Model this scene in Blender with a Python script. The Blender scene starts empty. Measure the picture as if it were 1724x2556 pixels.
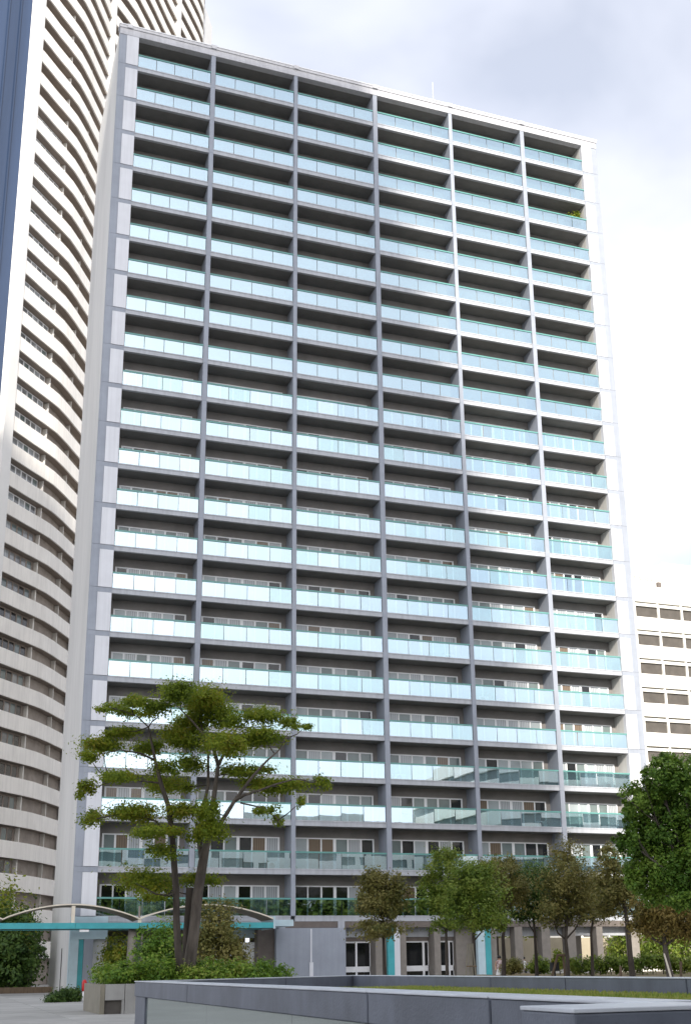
import bpy, bmesh, math, random
import numpy as np
from mathutils import Vector, Matrix

random.seed(7)
RNG = np.random.default_rng(11)
S = bpy.context.scene
C = S.collection
R = math.radians

# ------------------------------------------------------------------ camera
F_PX, CX, CY = 2913.43, 921.5, 1551.7          # focal length and principal point, photograph pixels (1724 x 2556)
YAW, PITCH, ROLL = 0.348730, 0.2864266, -0.0156816
CAM = Vector((-20.998, -72.5956, 1.30))
fw = Vector((math.sin(YAW) * math.cos(PITCH), math.cos(YAW) * math.cos(PITCH), math.sin(PITCH)))
rt = Vector((math.cos(YAW), -math.sin(YAW), 0))
up = rt.cross(fw)
rt2 = rt * math.cos(ROLL) + up * math.sin(ROLL)
up2 = -rt * math.sin(ROLL) + up * math.cos(ROLL)
cd = bpy.data.cameras.new('camera')
cam = bpy.data.objects.new('camera', cd)
C.objects.link(cam)
cam.matrix_world = Matrix(((rt2.x, up2.x, -fw.x, CAM.x), (rt2.y, up2.y, -fw.y, CAM.y),
                           (rt2.z, up2.z, -fw.z, CAM.z), (0, 0, 0, 1)))
cd.sensor_fit = 'VERTICAL'
cd.sensor_height = 24
cd.lens = 24 * F_PX / 2556
cd.shift_x = (862 - CX) / 2556
cd.shift_y = (CY - 1278) / 2556
cd.clip_start = 0.1
cd.clip_end = 3000
S.camera = cam

def ray(u, v):
    return fw + rt2 * ((u - CX) / F_PX) - up2 * ((v - CY) / F_PX)
def at(u, v, D):
    r = ray(u, v); return CAM + r * (D / math.hypot(r.x, r.y))

# ------------------------------------------------------------------ sky, sun, exposure
SUN = Vector((-0.24, -1.0, 0.5)).normalized()
EL = math.asin(SUN.z)
AZ = math.atan2(SUN.x, SUN.y)
W = bpy.data.worlds.new('World'); S.world = W; W.use_nodes = True
nt = W.node_tree; nt.nodes.clear()
def N(t, typ, **kw):
    n = t.nodes.new(typ)
    for k, v in kw.items():
        setattr(n, k, v)
    return n
out = N(nt, 'ShaderNodeOutputWorld'); bg = N(nt, 'ShaderNodeBackground')
sky = N(nt, 'ShaderNodeTexSky', sky_type='NISHITA'); sky.sun_disc = False
sky.sun_elevation = EL; sky.sun_rotation = AZ; sky.air_density = 1.0; sky.dust_density = 2.0; sky.ozone_density = 1.5
bg.inputs['Strength'].default_value = 0.1
tc = N(nt, 'ShaderNodeTexCoord'); sep = N(nt, 'ShaderNodeSeparateXYZ')
nt.links.new(tc.outputs['Generated'], sep.inputs[0])
mz = N(nt, 'ShaderNodeMath', operation='MAXIMUM'); mz.inputs[1].default_value = 0.06
nt.links.new(sep.outputs[2], mz.inputs[0])
addz = N(nt, 'ShaderNodeMath', operation='ADD'); addz.inputs[1].default_value = 0.25
nt.links.new(mz.outputs[0], addz.inputs[0])
dx = N(nt, 'ShaderNodeMath', operation='DIVIDE'); dy = N(nt, 'ShaderNodeMath', operation='DIVIDE')
nt.links.new(sep.outputs[0], dx.inputs[0]); nt.links.new(addz.outputs[0], dx.inputs[1])
nt.links.new(sep.outputs[1], dy.inputs[0]); nt.links.new(addz.outputs[0], dy.inputs[1])
comb = N(nt, 'ShaderNodeCombineXYZ'); nt.links.new(dx.outputs[0], comb.inputs[0]); nt.links.new(dy.outputs[0], comb.inputs[1])
comb.inputs[2].default_value = 1.3
n1 = N(nt, 'ShaderNodeTexNoise'); n1.inputs['Scale'].default_value = 2.3; n1.inputs['Detail'].default_value = 5
n1.inputs['Roughness'].default_value = 0.5; n1.inputs['Distortion'].default_value = 0.3
nt.links.new(comb.outputs[0], n1.inputs['Vector'])
r1 = N(nt, 'ShaderNodeValToRGB'); r1.color_ramp.elements[0].position = 0.32; r1.color_ramp.elements[0].color = (.55, .55, .55, 1)
r1.color_ramp.elements[1].position = 0.58; r1.color_ramp.elements[1].color = (1, 1, 1, 1)
nt.links.new(n1.outputs[0], r1.inputs[0])
n2 = N(nt, 'ShaderNodeTexNoise'); n2.inputs['Scale'].default_value = 1.1; n2.inputs['Detail'].default_value = 3
nt.links.new(comb.outputs[0], n2.inputs['Vector'])
r2 = N(nt, 'ShaderNodeValToRGB'); r2.color_ramp.elements[0].position = 0.32; r2.color_ramp.elements[0].color = (8.6, 9.0, 10.4, 1)
r2.color_ramp.elements[1].position = 0.66; r2.color_ramp.elements[1].color = (9.5, 9.55, 10.1, 1)
nt.links.new(n2.outputs[0], r2.inputs[0])
bw = N(nt, 'ShaderNodeRGBToBW'); nt.links.new(sky.outputs[0], bw.inputs[0])          # clouds take their light from the sky behind them
sc_ = N(nt, 'ShaderNodeVectorMath', operation='SCALE'); sc_.inputs['Scale'].default_value = 0.66
nt.links.new(r2.outputs[0], sc_.inputs[0])
lum = N(nt, 'ShaderNodeMath', operation='MULTIPLY'); lum.inputs[1].default_value = 0.44; nt.links.new(bw.outputs[0], lum.inputs[0])
ca = N(nt, 'ShaderNodeVectorMath', operation='ADD'); nt.links.new(sc_.outputs[0], ca.inputs[0]); nt.links.new(lum.outputs[0], ca.inputs[1])
mx = N(nt, 'ShaderNodeMix', data_type='RGBA')
nt.links.new(r1.outputs[0], mx.inputs[0]); nt.links.new(sky.outputs[0], mx.inputs[6]); nt.links.new(ca.outputs[0], mx.inputs[7])
nt.links.new(mx.outputs[2], bg.inputs['Color']); nt.links.new(bg.outputs[0], out.inputs[0])

sd = bpy.data.lights.new('sun', 'SUN'); so = bpy.data.objects.new('sun', sd); C.objects.link(so)
sd.energy = 3.6; sd.angle = R(0.6); sd.color = (1.0, 0.93, 0.82)
so.location = (-30, -120, 150)
so.rotation_euler = SUN.to_track_quat('Z', 'Y').to_euler()
S.view_settings.view_transform = 'Standard'; S.view_settings.look = 'None'
S.view_settings.gamma = 1; S.view_settings.use_curve_mapping = False
S.view_settings.exposure = 0.78
S.render.engine = 'CYCLES'
S.cycles.max_bounces = 8; S.cycles.transparent_max_bounces = 16
S.cycles.diffuse_bounces = 3; S.cycles.glossy_bounces = 4

# ------------------------------------------------------------------ materials
def mat(name, col, rough=0.7, var=0.12, scale=3.0, bump=0.0, metal=0.0, spec=0.4, stretch=None, col2=None, bscale=None, streak=0.0):
    m = bpy.data.materials.new(name); m.use_nodes = True
    t = m.node_tree; b = t.nodes['Principled BSDF']
    b.inputs['Roughness'].default_value = rough; b.inputs['Metallic'].default_value = metal
    b.inputs['Specular IOR Level'].default_value = spec
    co = N(t, 'ShaderNodeTexCoord'); mp = N(t, 'ShaderNodeMapping')
    geo = N(t, 'ShaderNodeNewGeometry')
    t.links.new(geo.outputs['Position'], mp.inputs[0])
    if stretch: mp.inputs['Scale'].default_value = stretch
    n = N(t, 'ShaderNodeTexNoise'); n.inputs['Scale'].default_value = scale; n.inputs['Detail'].default_value = 6
    n.inputs['Roughness'].default_value = 0.6
    t.links.new(mp.outputs[0], n.inputs['Vector'])
    r = N(t, 'ShaderNodeValToRGB')
    c2 = col2 or tuple(c * (1 - var) for c in col)
    c1 = tuple(min(1, c * (1 + var * 0.5)) for c in col)
    r.color_ramp.elements[0].position = 0.35; r.color_ramp.elements[0].color = (*c2, 1)
    r.color_ramp.elements[1].position = 0.65; r.color_ramp.elements[1].color = (*c1, 1)
    t.links.new(n.outputs[0], r.inputs[0]); t.links.new(r.outputs[0], b.inputs['Base Color'])
    if streak:   # rain streaks and grime
        m2 = N(t, 'ShaderNodeMapping'); m2.inputs['Scale'].default_value = (2.6, 2.6, .10)
        t.links.new(geo.outputs['Position'], m2.inputs[0])
        ns = N(t, 'ShaderNodeTexNoise'); ns.inputs['Scale'].default_value = 1.6; ns.inputs['Detail'].default_value = 8; ns.inputs['Roughness'].default_value = .65
        t.links.new(m2.outputs[0], ns.inputs['Vector'])
        rs = N(t, 'ShaderNodeMapRange'); rs.inputs['From Min'].default_value = .42; rs.inputs['From Max'].default_value = .68
        rs.inputs['To Min'].default_value = 1.0; rs.inputs['To Max'].default_value = 1 - streak
        t.links.new(ns.outputs[0], rs.inputs['Value'])
        vm = N(t, 'ShaderNodeVectorMath', operation='SCALE'); t.links.new(r.outputs[0], vm.inputs[0]); t.links.new(rs.outputs[0], vm.inputs['Scale'])
        t.links.new(vm.outputs[0], b.inputs['Base Color'])
    if bump:
        bn = N(t, 'ShaderNodeBump'); bn.inputs['Strength'].default_value = bump; bn.inputs['Distance'].default_value = 0.02
        nb = N(t, 'ShaderNodeTexNoise'); nb.inputs['Scale'].default_value = bscale or scale * 8; nb.inputs['Detail'].default_value = 4
        t.links.new(geo.outputs['Position'], nb.inputs['Vector'])
        t.links.new(nb.outputs[0], bn.inputs['Height']); t.links.new(bn.outputs[0], b.inputs['Normal'])
    return m

def glassmat(name, refl, tint, gtint, rough=0.0, wob=0.0):
    m = bpy.data.materials.new(name); m.use_nodes = True
    t = m.node_tree; t.nodes.clear()
    o = N(t, 'ShaderNodeOutputMaterial'); mixs = N(t, 'ShaderNodeMixShader')
    tr = N(t, 'ShaderNodeBsdfTransparent'); gl = N(t, 'ShaderNodeBsdfGlossy')
    tr.inputs[0].default_value = (*tint, 1); gl.inputs[0].default_value = (*gtint, 1); gl.inputs['Roughness'].default_value = rough
    lw = N(t, 'ShaderNodeLayerWeight'); lw.inputs['Blend'].default_value = 0.25
    mr = N(t, 'ShaderNodeMapRange'); mr.inputs['To Min'].default_value = refl; mr.inputs['To Max'].default_value = min(1, refl + 0.35)
    t.links.new(lw.outputs['Fresnel'], mr.inputs['Value']); t.links.new(mr.outputs[0], mixs.inputs[0])
    t.links.new(tr.outputs[0], mixs.inputs[1]); t.links.new(gl.outputs[0], mixs.inputs[2]); t.links.new(mixs.outputs[0], o.inputs[0])
    if wob:
        geo = N(t, 'ShaderNodeNewGeometry'); nb = N(t, 'ShaderNodeTexNoise'); nb.inputs['Scale'].default_value = 0.9
        bn = N(t, 'ShaderNodeBump'); bn.inputs['Strength'].default_value = wob; bn.inputs['Distance'].default_value = 0.02
        t.links.new(geo.outputs['Position'], nb.inputs['Vector']); t.links.new(nb.outputs[0], bn.inputs['Height'])
        t.links.new(bn.outputs[0], gl.inputs['Normal'])
    return m

def curtain_mat(name, c1, c2, gloss=0.25):
    m = bpy.data.materials.new(name); m.use_nodes = True
    t = m.node_tree; b = t.nodes['Principled BSDF']; b.inputs['Roughness'].default_value = 0.08
    b.inputs['Specular IOR Level'].default_value = 0.6
    geo = N(t, 'ShaderNodeNewGeometry'); w = N(t, 'ShaderNodeTexWave', wave_type='BANDS', bands_direction='X')
    w.inputs['Scale'].default_value = 2.2; w.inputs['Distortion'].default_value = 3.0; w.inputs['Detail'].default_value = 2
    mp = N(t, 'ShaderNodeMapping'); mp.inputs['Scale'].default_value = (1, 1, 0.08)
    t.links.new(geo.outputs['Position'], mp.inputs[0]); t.links.new(mp.outputs[0], w.inputs['Vector'])
    r = N(t, 'ShaderNodeValToRGB'); r.color_ramp.elements[0].color = (*c2, 1); r.color_ramp.elements[1].color = (*c1, 1)
    t.links.new(w.outputs[0], r.inputs[0]); t.links.new(r.outputs[0], b.inputs['Base Color'])
    return m

def leafmat(name, cols, trans=0.3):
    m = bpy.data.materials.new(name); m.use_nodes = True
    t = m.node_tree; t.nodes.clear()
    o = N(t, 'ShaderNodeOutputMaterial'); ms = N(t, 'ShaderNodeMixShader'); ms.inputs[0].default_value = trans
    d = N(t, 'ShaderNodeBsdfPrincipled'); d.inputs['Roughness'].default_value = 0.5; d.inputs['Specular IOR Level'].default_value = 0.3
    tl = N(t, 'ShaderNodeBsdfTranslucent')
    g = N(t, 'ShaderNodeNewGeometry'); n = N(t, 'ShaderNodeTexNoise'); n.inputs['Scale'].default_value = 0.8; n.inputs['Detail'].default_value = 3
    t.links.new(g.outputs['Position'], n.inputs['Vector'])
    ad = N(t, 'ShaderNodeMath', operation='MULTIPLY_ADD'); ad.inputs[1].default_value = 0.45
    t.links.new(g.outputs['Random Per Island'], ad.inputs[0])
    su = N(t, 'ShaderNodeMath', operation='MULTIPLY_ADD'); su.inputs[1].default_value = 1.2; su.inputs[2].default_value = -0.32
    t.links.new(n.outputs[0], su.inputs[0]); t.links.new(su.outputs[0], ad.inputs[2])
    r = N(t, 'ShaderNodeValToRGB')
    while len(r.color_ramp.elements) < len(cols): r.color_ramp.elements.new(0.5)
    for i, c in enumerate(cols):
        e = r.color_ramp.elements[i]; e.position = 0.1 + 0.8 * i / (len(cols) - 1); e.color = (*c, 1)
    t.links.new(ad.outputs[0], r.inputs[0])
    t.links.new(r.outputs[0], d.inputs['Base Color']); t.links.new(r.outputs[0], tl.inputs[0])
    t.links.new(d.outputs[0], ms.inputs[1]); t.links.new(tl.outputs[0], ms.inputs[2]); t.links.new(ms.outputs[0], o.inputs[0])
    return m

M = dict(
    grey=mat('painted_grey_concrete', (.33, .36, .42), .55, .08, .8, .05, streak=.09),
    beam=mat('painted_pale_concrete', (.47, .49, .53), .5, .08, .8, .05, stretch=(1, 1, .4), streak=.16),
    panel=mat('white_wall_panel', (.72, .735, .78), .5, .05, .6, .03, streak=.10),
    fascia=mat('roof_fascia_paint', (.54, .545, .58), .45, .08, .9, .03, streak=.15),
    side=mat('warm_white_render', (.70, .69, .665), .6, .10, .25, .05, stretch=(1, 1, .25), streak=.12),
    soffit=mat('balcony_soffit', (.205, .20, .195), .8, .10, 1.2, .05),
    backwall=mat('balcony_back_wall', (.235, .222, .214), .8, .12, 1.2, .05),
    rail=mat('teal_metal_rail', (.125, .33, .305), .3, .1, 2, spec=.6),
    frame=mat('white_window_frame', (.88, .89, .91), .4, .04, 3),
    teal=mat('teal_painted_steel', (.07, .40, .44), .35, .12, 2, spec=.5),
    palesteel=mat('pale_blue_steel', (.52, .66, .72), .4, .08, 2),
    brown=mat('brown_stone_cladding', (.16, .135, .12), .6, .15, 2.5, .05),
    pier=mat('taupe_stone_pier', (.25, .225, .20), .65, .12, 2.5, .05),
    tower=mat('cream_tower_concrete', (.84, .81, .76), .7, .07, .6, .06, stretch=(1, 1, .6), streak=.12),
    pierwhite=mat('white_pier_concrete', (.74, .73, .71), .6, .04, .4, .04),
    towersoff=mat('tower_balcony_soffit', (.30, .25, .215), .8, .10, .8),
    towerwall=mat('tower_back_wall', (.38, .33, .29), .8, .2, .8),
    towerpane=mat('tower_window_pane', (.30, .31, .32), .1, .5, .6, spec=.7),
    towerdark=mat('tower_dark_pane', (.045, .045, .045), .1, .5, .6, spec=.7),
    bluewall=mat('deep_blue_glass_wall', (.030, .050, .10), .12, .25, .15, spec=.6, stretch=(3, 3, .1)),
    office=mat('bright_white_render', (.86, .85, .80), .6, .04, .5),
    officepane=mat('bronze_window_pane', (.30, .245, .19), .15, .25, .15, spec=.6, stretch=(1, 1, .3)),
    officedark=mat('dark_bronze_pane', (.14, .125, .125), .12, .2, .2, spec=.6),
    recess=mat('dark_recess', (.10, .09, .08), .8, .2, 1),
    slab=mat('pale_paving_stone', (.385, .38, .36), .75, .13, .9, .2, bscale=14),
    ground=mat('ground_concrete', (.30, .295, .28), .8, .15, .3, .1),
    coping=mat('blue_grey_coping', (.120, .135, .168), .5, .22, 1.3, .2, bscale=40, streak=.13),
    copetop=mat('highlit_coping_top', (.52, .55, .59), .4, .16, 1.6, .12, bscale=40),  # top face far paler than the sides; bright highlight put into the colour
    polished=glassmat('polished_pale_granite', .50, (.0, .0, .0), (.72, .79, .77), .06, .10),
    planter=mat('planter_stone', (.33, .325, .31), .65, .12, 1.8, .1, bscale=30, streak=.07),
    planterend=mat('planter_end_stone', (.235, .215, .165), .65, .15, 1.8, .1, bscale=30),
    bark=mat('grey_brown_bark', (.125, .105, .088), .9, .45, 5, .9, stretch=(1, 1, .22), bscale=22),
    barkdark=mat('dark_bark', (.070, .057, .046), .9, .4, 5, .8, stretch=(1, 1, .22), bscale=22),
    soil=mat('bare_brown_soil', (.17, .12, .065), .95, .35, .9, .5, col2=(.10, .095, .03), bscale=8),
    turf=mat('turf_base', (.16, .22, .045), .9, .35, 1.5, .5, bscale=20),
    canopy=mat('cream_canopy_edge', (.76, .69, .57), .5, .1, 1),
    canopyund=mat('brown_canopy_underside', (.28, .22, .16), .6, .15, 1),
    red=mat('red_enamel', (.55, .02, .02), .35, .1, 5),
    whitep=mat('white_enamel', (.8, .8, .8), .4, .05, 5),
    black=mat('black_plastic', (.012, .012, .013), .4, .1, 5),
    wood=mat('weathered_timber', (.16, .115, .075), .85, .3, 6, .3, stretch=(1, 1, .2)),
    skin=mat('skin', (.50, .31, .22), .5, .05, 5),
    hair=mat('dark_hair', (.012, .010, .009), .5, .2, 20),
    cloth=mat('white_cotton', (.80, .80, .79), .8, .06, 5),
    blouse=mat('patterned_blouse', (.62, .56, .54), .8, .3, 14, col2=(.25, .12, .12)),
    darkcloth=mat('dark_trousers', (.03, .03, .035), .8, .1, 5),
    beige=mat('beige_garden_wall', (.40, .35, .26), .8, .1, .6),
    antenna=mat('white_metal_rod', (.75, .76, .78), .35, .02, 5),
    pot=mat('terracotta', (.35, .14, .07), .7, .15, 5),
    glassb=glassmat('balcony_glass', .53, (.70, .84, .84), (.78, .91, .985), 0.0, 0.03),
    glassb2=glassmat('balcony_glass_older', .49, (.64, .83, .81), (.77, .92, .97), 0.004, 0.05),
    glassb3=glassmat('balcony_glass_clean', .57, (.68, .84, .86), (.80, .91, 1.0), 0.0, 0.02),
    glassc=glassmat('clear_canopy_glass', .10, (.80, .92, .86), (.9, 1, .97)),
    darkglass=mat('dark_window_glass', (.012, .013, .015), .03, .3, 1, spec=.7),
    greyglass=mat('grey_green_window_glass', (.19, .235, .235), .06, .2, .6, spec=.6),
    paleglass=mat('pale_blind_behind_glass', (.42, .47, .49), .12, .12, .6, spec=.5),
    curtain=curtain_mat('white_curtain_behind_glass', (.52, .55, .58), (.30, .32, .34)),
    tancurtain=curtain_mat('tan_curtain_behind_glass', (.22, .16, .11), (.13, .095, .065)),
)
_t = M['slab'].node_tree; _b = _t.nodes['Principled BSDF']; _src = _b.inputs['Base Color'].links[0].from_socket
_oi = N(_t, 'ShaderNodeObjectInfo'); _mr = N(_t, 'ShaderNodeMapRange'); _mr.inputs['To Min'].default_value = .86; _mr.inputs['To Max'].default_value = 1.08
_t.links.new(_oi.outputs['Random'], _mr.inputs['Value']); _vm = N(_t, 'ShaderNodeVectorMath', operation='SCALE')
_t.links.new(_src, _vm.inputs[0]); _t.links.new(_mr.outputs[0], _vm.inputs['Scale']); _t.links.new(_vm.outputs[0], _b.inputs['Base Color'])
# polished stone: a diffuse pale body under the polish
_t = M['polished'].node_tree; _d = N(_t, 'ShaderNodeBsdfDiffuse'); _d.inputs[0].default_value = (.24, .26, .25, 1)
_ms = [n for n in _t.nodes if n.type == 'MIX_SHADER'][0]; _t.links.new(_d.outputs[0], _ms.inputs[1])
L = dict(
    maple=leafmat('maple_leaves', [(0.094, 0.149, 0.016), (0.173, 0.242, 0.022), (0.258, 0.312, 0.027), (0.312, 0.258, 0.031)], .55),
    dense=leafmat('camphor_leaves', [(0.046, 0.108, 0.015), (0.093, 0.187, 0.023), (0.166, 0.266, 0.034), (0.230, 0.331, 0.051)], .32),
    bronze=leafmat('bronze_leaves', [(0.081, 0.090, 0.023), (0.155, 0.159, 0.039), (0.244, 0.212, 0.065), (0.325, 0.300, 0.098)], .35),
    green=leafmat('green_leaves', [(0.067, 0.120, 0.018), (0.134, 0.210, 0.026), (0.210, 0.270, 0.040), (0.270, 0.300, 0.060)], .35),
    rust=leafmat('rust_leaves', [(0.110, 0.110, 0.024), (0.193, 0.158, 0.039), (0.275, 0.193, 0.053), (0.330, 0.275, 0.083)], .35),
    deep=leafmat('deep_green_leaves', [(0.021, 0.053, 0.013), (0.048, 0.101, 0.021), (0.087, 0.153, 0.026), (0.131, 0.197, 0.044)], .25),
    hedge=leafmat('hedge_leaves', [(0.048, 0.110, 0.017), (0.117, 0.227, 0.030), (0.220, 0.340, 0.041), (0.303, 0.340, 0.068)], .35),
    lime=leafmat('lime_leaves', [(0.087, 0.145, 0.014), (0.174, 0.246, 0.023), (0.290, 0.300, 0.029), (0.300, 0.300, 0.043)], .4),
    grass=leafmat('grass_blades', [(0.131, 0.189, 0.029), (0.217, 0.290, 0.043), (0.300, 0.300, 0.072), (0.300, 0.300, 0.102)], .3),
)

# ------------------------------------------------------------------ object helpers
def link(name, me, parent=None, loc=(0, 0, 0)):
    o = bpy.data.objects.new(name, me); C.objects.link(o); o.location = loc
    if parent: o.parent = parent
    return o
def thing(name, label, cat, loc=(0, 0, 0), group=None, rotz=0):
    o = bpy.data.objects.new(name, None); C.objects.link(o)
    o.location = loc; o.rotation_euler = (0, 0, rotz); o.empty_display_size = 0.2
    o['label'] = label; o['category'] = cat
    if group: o['group'] = group
    return o
def tag(o, label, cat, group=None):
    o['label'] = label; o['category'] = cat
    if group: o['group'] = group
    return o
def kind(o, k): o['kind'] = k; return o

class MB:
    def __init__(s): s.v = []; s.f = []
    def box(s, x0, x1, y0, y1, z0, z1):
        b = len(s.v)
        s.v += [(x0, y0, z0), (x1, y0, z0), (x1, y1, z0), (x0, y1, z0), (x0, y0, z1), (x1, y0, z1), (x1, y1, z1), (x0, y1, z1)]
        s.f += [tuple(b + i for i in q) for q in ((0, 3, 2, 1), (4, 5, 6, 7), (0, 1, 5, 4), (1, 2, 6, 5), (2, 3, 7, 6), (3, 0, 4, 7))]
        return s
    def tube(s, pts, rad, n=8, cap=True):
        b0 = len(s.v); P = [Vector(p) for p in pts]
        if not hasattr(rad, '__len__'): rad = [rad] * len(P)
        prev = None
        for i, p in enumerate(P):
            t = (P[min(i + 1, len(P) - 1)] - P[max(i - 1, 0)]).normalized()
            a = prev if prev is not None else (Vector((1, 0, 0)) if abs(t.x) < .8 else Vector((0, 1, 0)))
            a = (a - t * a.dot(t)).normalized(); prev = a; c = t.cross(a)
            for k in range(n):
                w = 2 * math.pi * k / n
                s.v.append(tuple(p + (a * math.cos(w) + c * math.sin(w)) * rad[i]))
        for i in range(len(P) - 1):
            for k in range(n):
                k2 = (k + 1) % n
                s.f.append((b0 + i * n + k, b0 + i * n + k2, b0 + (i + 1) * n + k2, b0 + (i + 1) * n + k))
        if cap:
            s.f.append(tuple(b0 + k for k in range(n))[::-1])
            e = b0 + (len(P) - 1) * n; s.f.append(tuple(e + k for k in range(n)))
        return s
    def prism(s, poly, z0, z1):
        b = len(s.v); n = len(poly)
        s.v += [(x, y, z0) for x, y in poly] + [(x, y, z1) for x, y in poly]
        s.f.append(tuple(b + i for i in range(n))[::-1]); s.f.append(tuple(b + n + i for i in range(n)))
        for i in range(n):
            j = (i + 1) % n; s.f.append((b + i, b + j, b + n + j, b + n + i))
        return s
    def lathe(s, prof, n=16, c=(0, 0)):
        b = len(s.v)
        for r, z in prof:
            for k in range(n):
                w = 2 * math.pi * k / n; s.v.append((c[0] + r * math.cos(w), c[1] + r * math.sin(w), z))
        for i in range(len(prof) - 1):
            for k in range(n):
                k2 = (k + 1) % n; s.f.append((b + i * n + k, b + i * n + k2, b + (i + 1) * n + k2, b + (i + 1) * n + k))
        s.f.append(tuple(b + k for k in range(n))[::-1]); e = b + (len(prof) - 1) * n; s.f.append(tuple(e + k for k in range(n)))
        return s
    def mesh(s, name, m, smooth=False):
        me = bpy.data.meshes.new(name); me.from_pydata(s.v, [], s.f); me.materials.append(m)
        if smooth: me.polygons.foreach_set('use_smooth', [True] * len(me.polygons))
        me.update(); return me
    def build(s, name, m, parent=None, loc=(0, 0, 0), smooth=False):
        return link(name, s.mesh(name, m, smooth), parent, loc)

CACHE = {}
def bx(name, x0, x1, y0, y1, z0, z1, m, parent=None):
    """one box as an object; alike boxes share their mesh"""
    key = (round(x1 - x0, 4), round(y1 - y0, 4), round(z1 - z0, 4), m.name, name)
    if key not in CACHE:
        CACHE[key] = MB().box(0, x1 - x0, 0, y1 - y0, 0, z1 - z0).mesh(name, m)
    return link(name, CACHE[key], parent, (x0, y0, z0))
def bevbox(name, x0, x1, y0, y1, z0, z1, m, parent=None, b=0.012):
    bm = bmesh.new(); bmesh.ops.create_cube(bm, size=1)
    for v in bm.verts:
        v.co = Vector(((x0 + x1) / 2 + v.co.x * (x1 - x0), (y0 + y1) / 2 + v.co.y * (y1 - y0), (z0 + z1) / 2 + v.co.z * (z1 - z0)))
    bmesh.ops.bevel(bm, geom=list(bm.edges), offset=b, segments=2, affect='EDGES', profile=.5)
    me = bpy.data.meshes.new(name); bm.to_mesh(me); bm.free(); me.materials.append(m)
    return link(name, me, parent)

def leaves(name, clumps, n, size, m, parent=None, sub=26, spread=.30, flat=1.0, loc=None, shell=.55):
    """many small leaf quads gathered in sub-clusters inside ellipsoid clumps: (centre, radii, weight)"""
    cs = [np.array(c[0], float) for c in clumps]; rs = [np.array(c[1], float) for c in clumps]
    w = np.array([(c[2] if len(c) > 2 else 1) * float(np.prod(c[1])) ** (2 / 3) for c in clumps]); w /= w.sum()
    V, O = [], []
    for c, r, k in zip(cs, rs, w):
        cnt = int(n * k)
        if cnt < 4: continue
        ns = max(3, int(sub * (k * len(w)) ** .5))
        d = RNG.normal(size=(ns, 3)); d /= np.linalg.norm(d, axis=1)[:, None]
        rad = shell + (1 - shell) * RNG.random((ns, 1)) ** .5
        rad = np.where(RNG.random((ns, 1)) < .25, RNG.random((ns, 1)) * .7, rad)
        sc = d * rad * r * .92
        idx = RNG.integers(0, ns, cnt)
        sz = .5 + RNG.random(ns)
        g = RNG.normal(size=(cnt, 3)) * (spread * sz[idx])[:, None] * np.minimum(r, r.max() * .6)
        V.append(c + sc[idx] + g); O.append((sc[idx] + g) / r)
    P = np.concatenate(V); k = len(P)
    nrm = RNG.normal(size=(k, 3)) * .55 + np.clip(np.concatenate(O), -1.5, 1.5) * .8; nrm[:, 2] += .55 * flat
    nrm /= np.linalg.norm(nrm, axis=1)[:, None]
    a = np.cross(nrm, RNG.normal(size=(k, 3))); a /= np.linalg.norm(a, axis=1)[:, None]; b = np.cross(nrm, a)
    s = (size * (.6 + .8 * RNG.random(k)))[:, None]
    q = np.stack([P - a * s, P + b * s * .55 - nrm * s * .12, P + a * s, P - b * s * .55 - nrm * s * .12], 1).reshape(-1, 3)
    if loc is not None: q = q - np.array(loc)
    me = bpy.data.meshes.new(name)
    me.vertices.add(4 * k); me.vertices.foreach_set('co', q.astype(np.float32).ravel())
    me.loops.add(4 * k); me.loops.foreach_set('vertex_index', np.arange(4 * k, dtype=np.int32))
    me.polygons.add(k); me.polygons.foreach_set('loop_start', np.arange(0, 4 * k, 4, dtype=np.int32))
    me.materials.append(m); me.update(); me.validate()
    return link(name, me, parent)

# ------------------------------------------------------------------ ground
kind(MB().box(-1500, 1500, -1500, 1500, -1.0, 0.0).build('ground', M['ground']), 'structure')
pv = bpy.data.objects.new('pavement', None); C.objects.link(pv); kind(pv, 'structure')
SLX, SLY = 3.2, 2.6
for i in range(9):
    for j in range(16):
        x = -27 + i * SLX; y = -46 + j * SLY
        bx('paving_slab', x + .018, x + SLX - .018, y + .018, y + SLY - .018, -.05, .03 + .004 * ((i * 7 + j * 3) % 3), M['slab'], pv)

# ------------------------------------------------------------------ the balcony tower
XB = [(-12.146, -6.664), (-6.337, -.14), (.14, 6.36), (6.707, 12.903), (13.2, 19.389), (19.733, 25.183)]
XD = [(-6.664, -6.337), (-.14, .14), (6.36, 6.707), (12.903, 13.2), (19.389, 19.733)]
FH = 2.9
def zt(f): return 4.177 + FH * (23 - f) - (.17 if f == 22 else 0)
def zs(f): return zt(f + 1) + .33 if f < 22 else 4.177 + .16          # top of the slab one stands on
DEP = 1.5
T = thing('apartment_tower', 'tall slab apartment tower with six bays of glass balconies and white end panels', 'building', (0, 0, 0))
ZR = 68.84
# body
bx('core_wall', -13.50, 26.58, DEP + .25, 12.5, 4.2, ZR - .1, M['side'], T)
bx('side_wall', -13.52, -13.20, .06, 12.6, 0, ZR - .02, M['side'], T)
bx('side_wall', 26.30, 26.60, .06, 12.6, 4.2, ZR - .02, M['side'], T)
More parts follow.
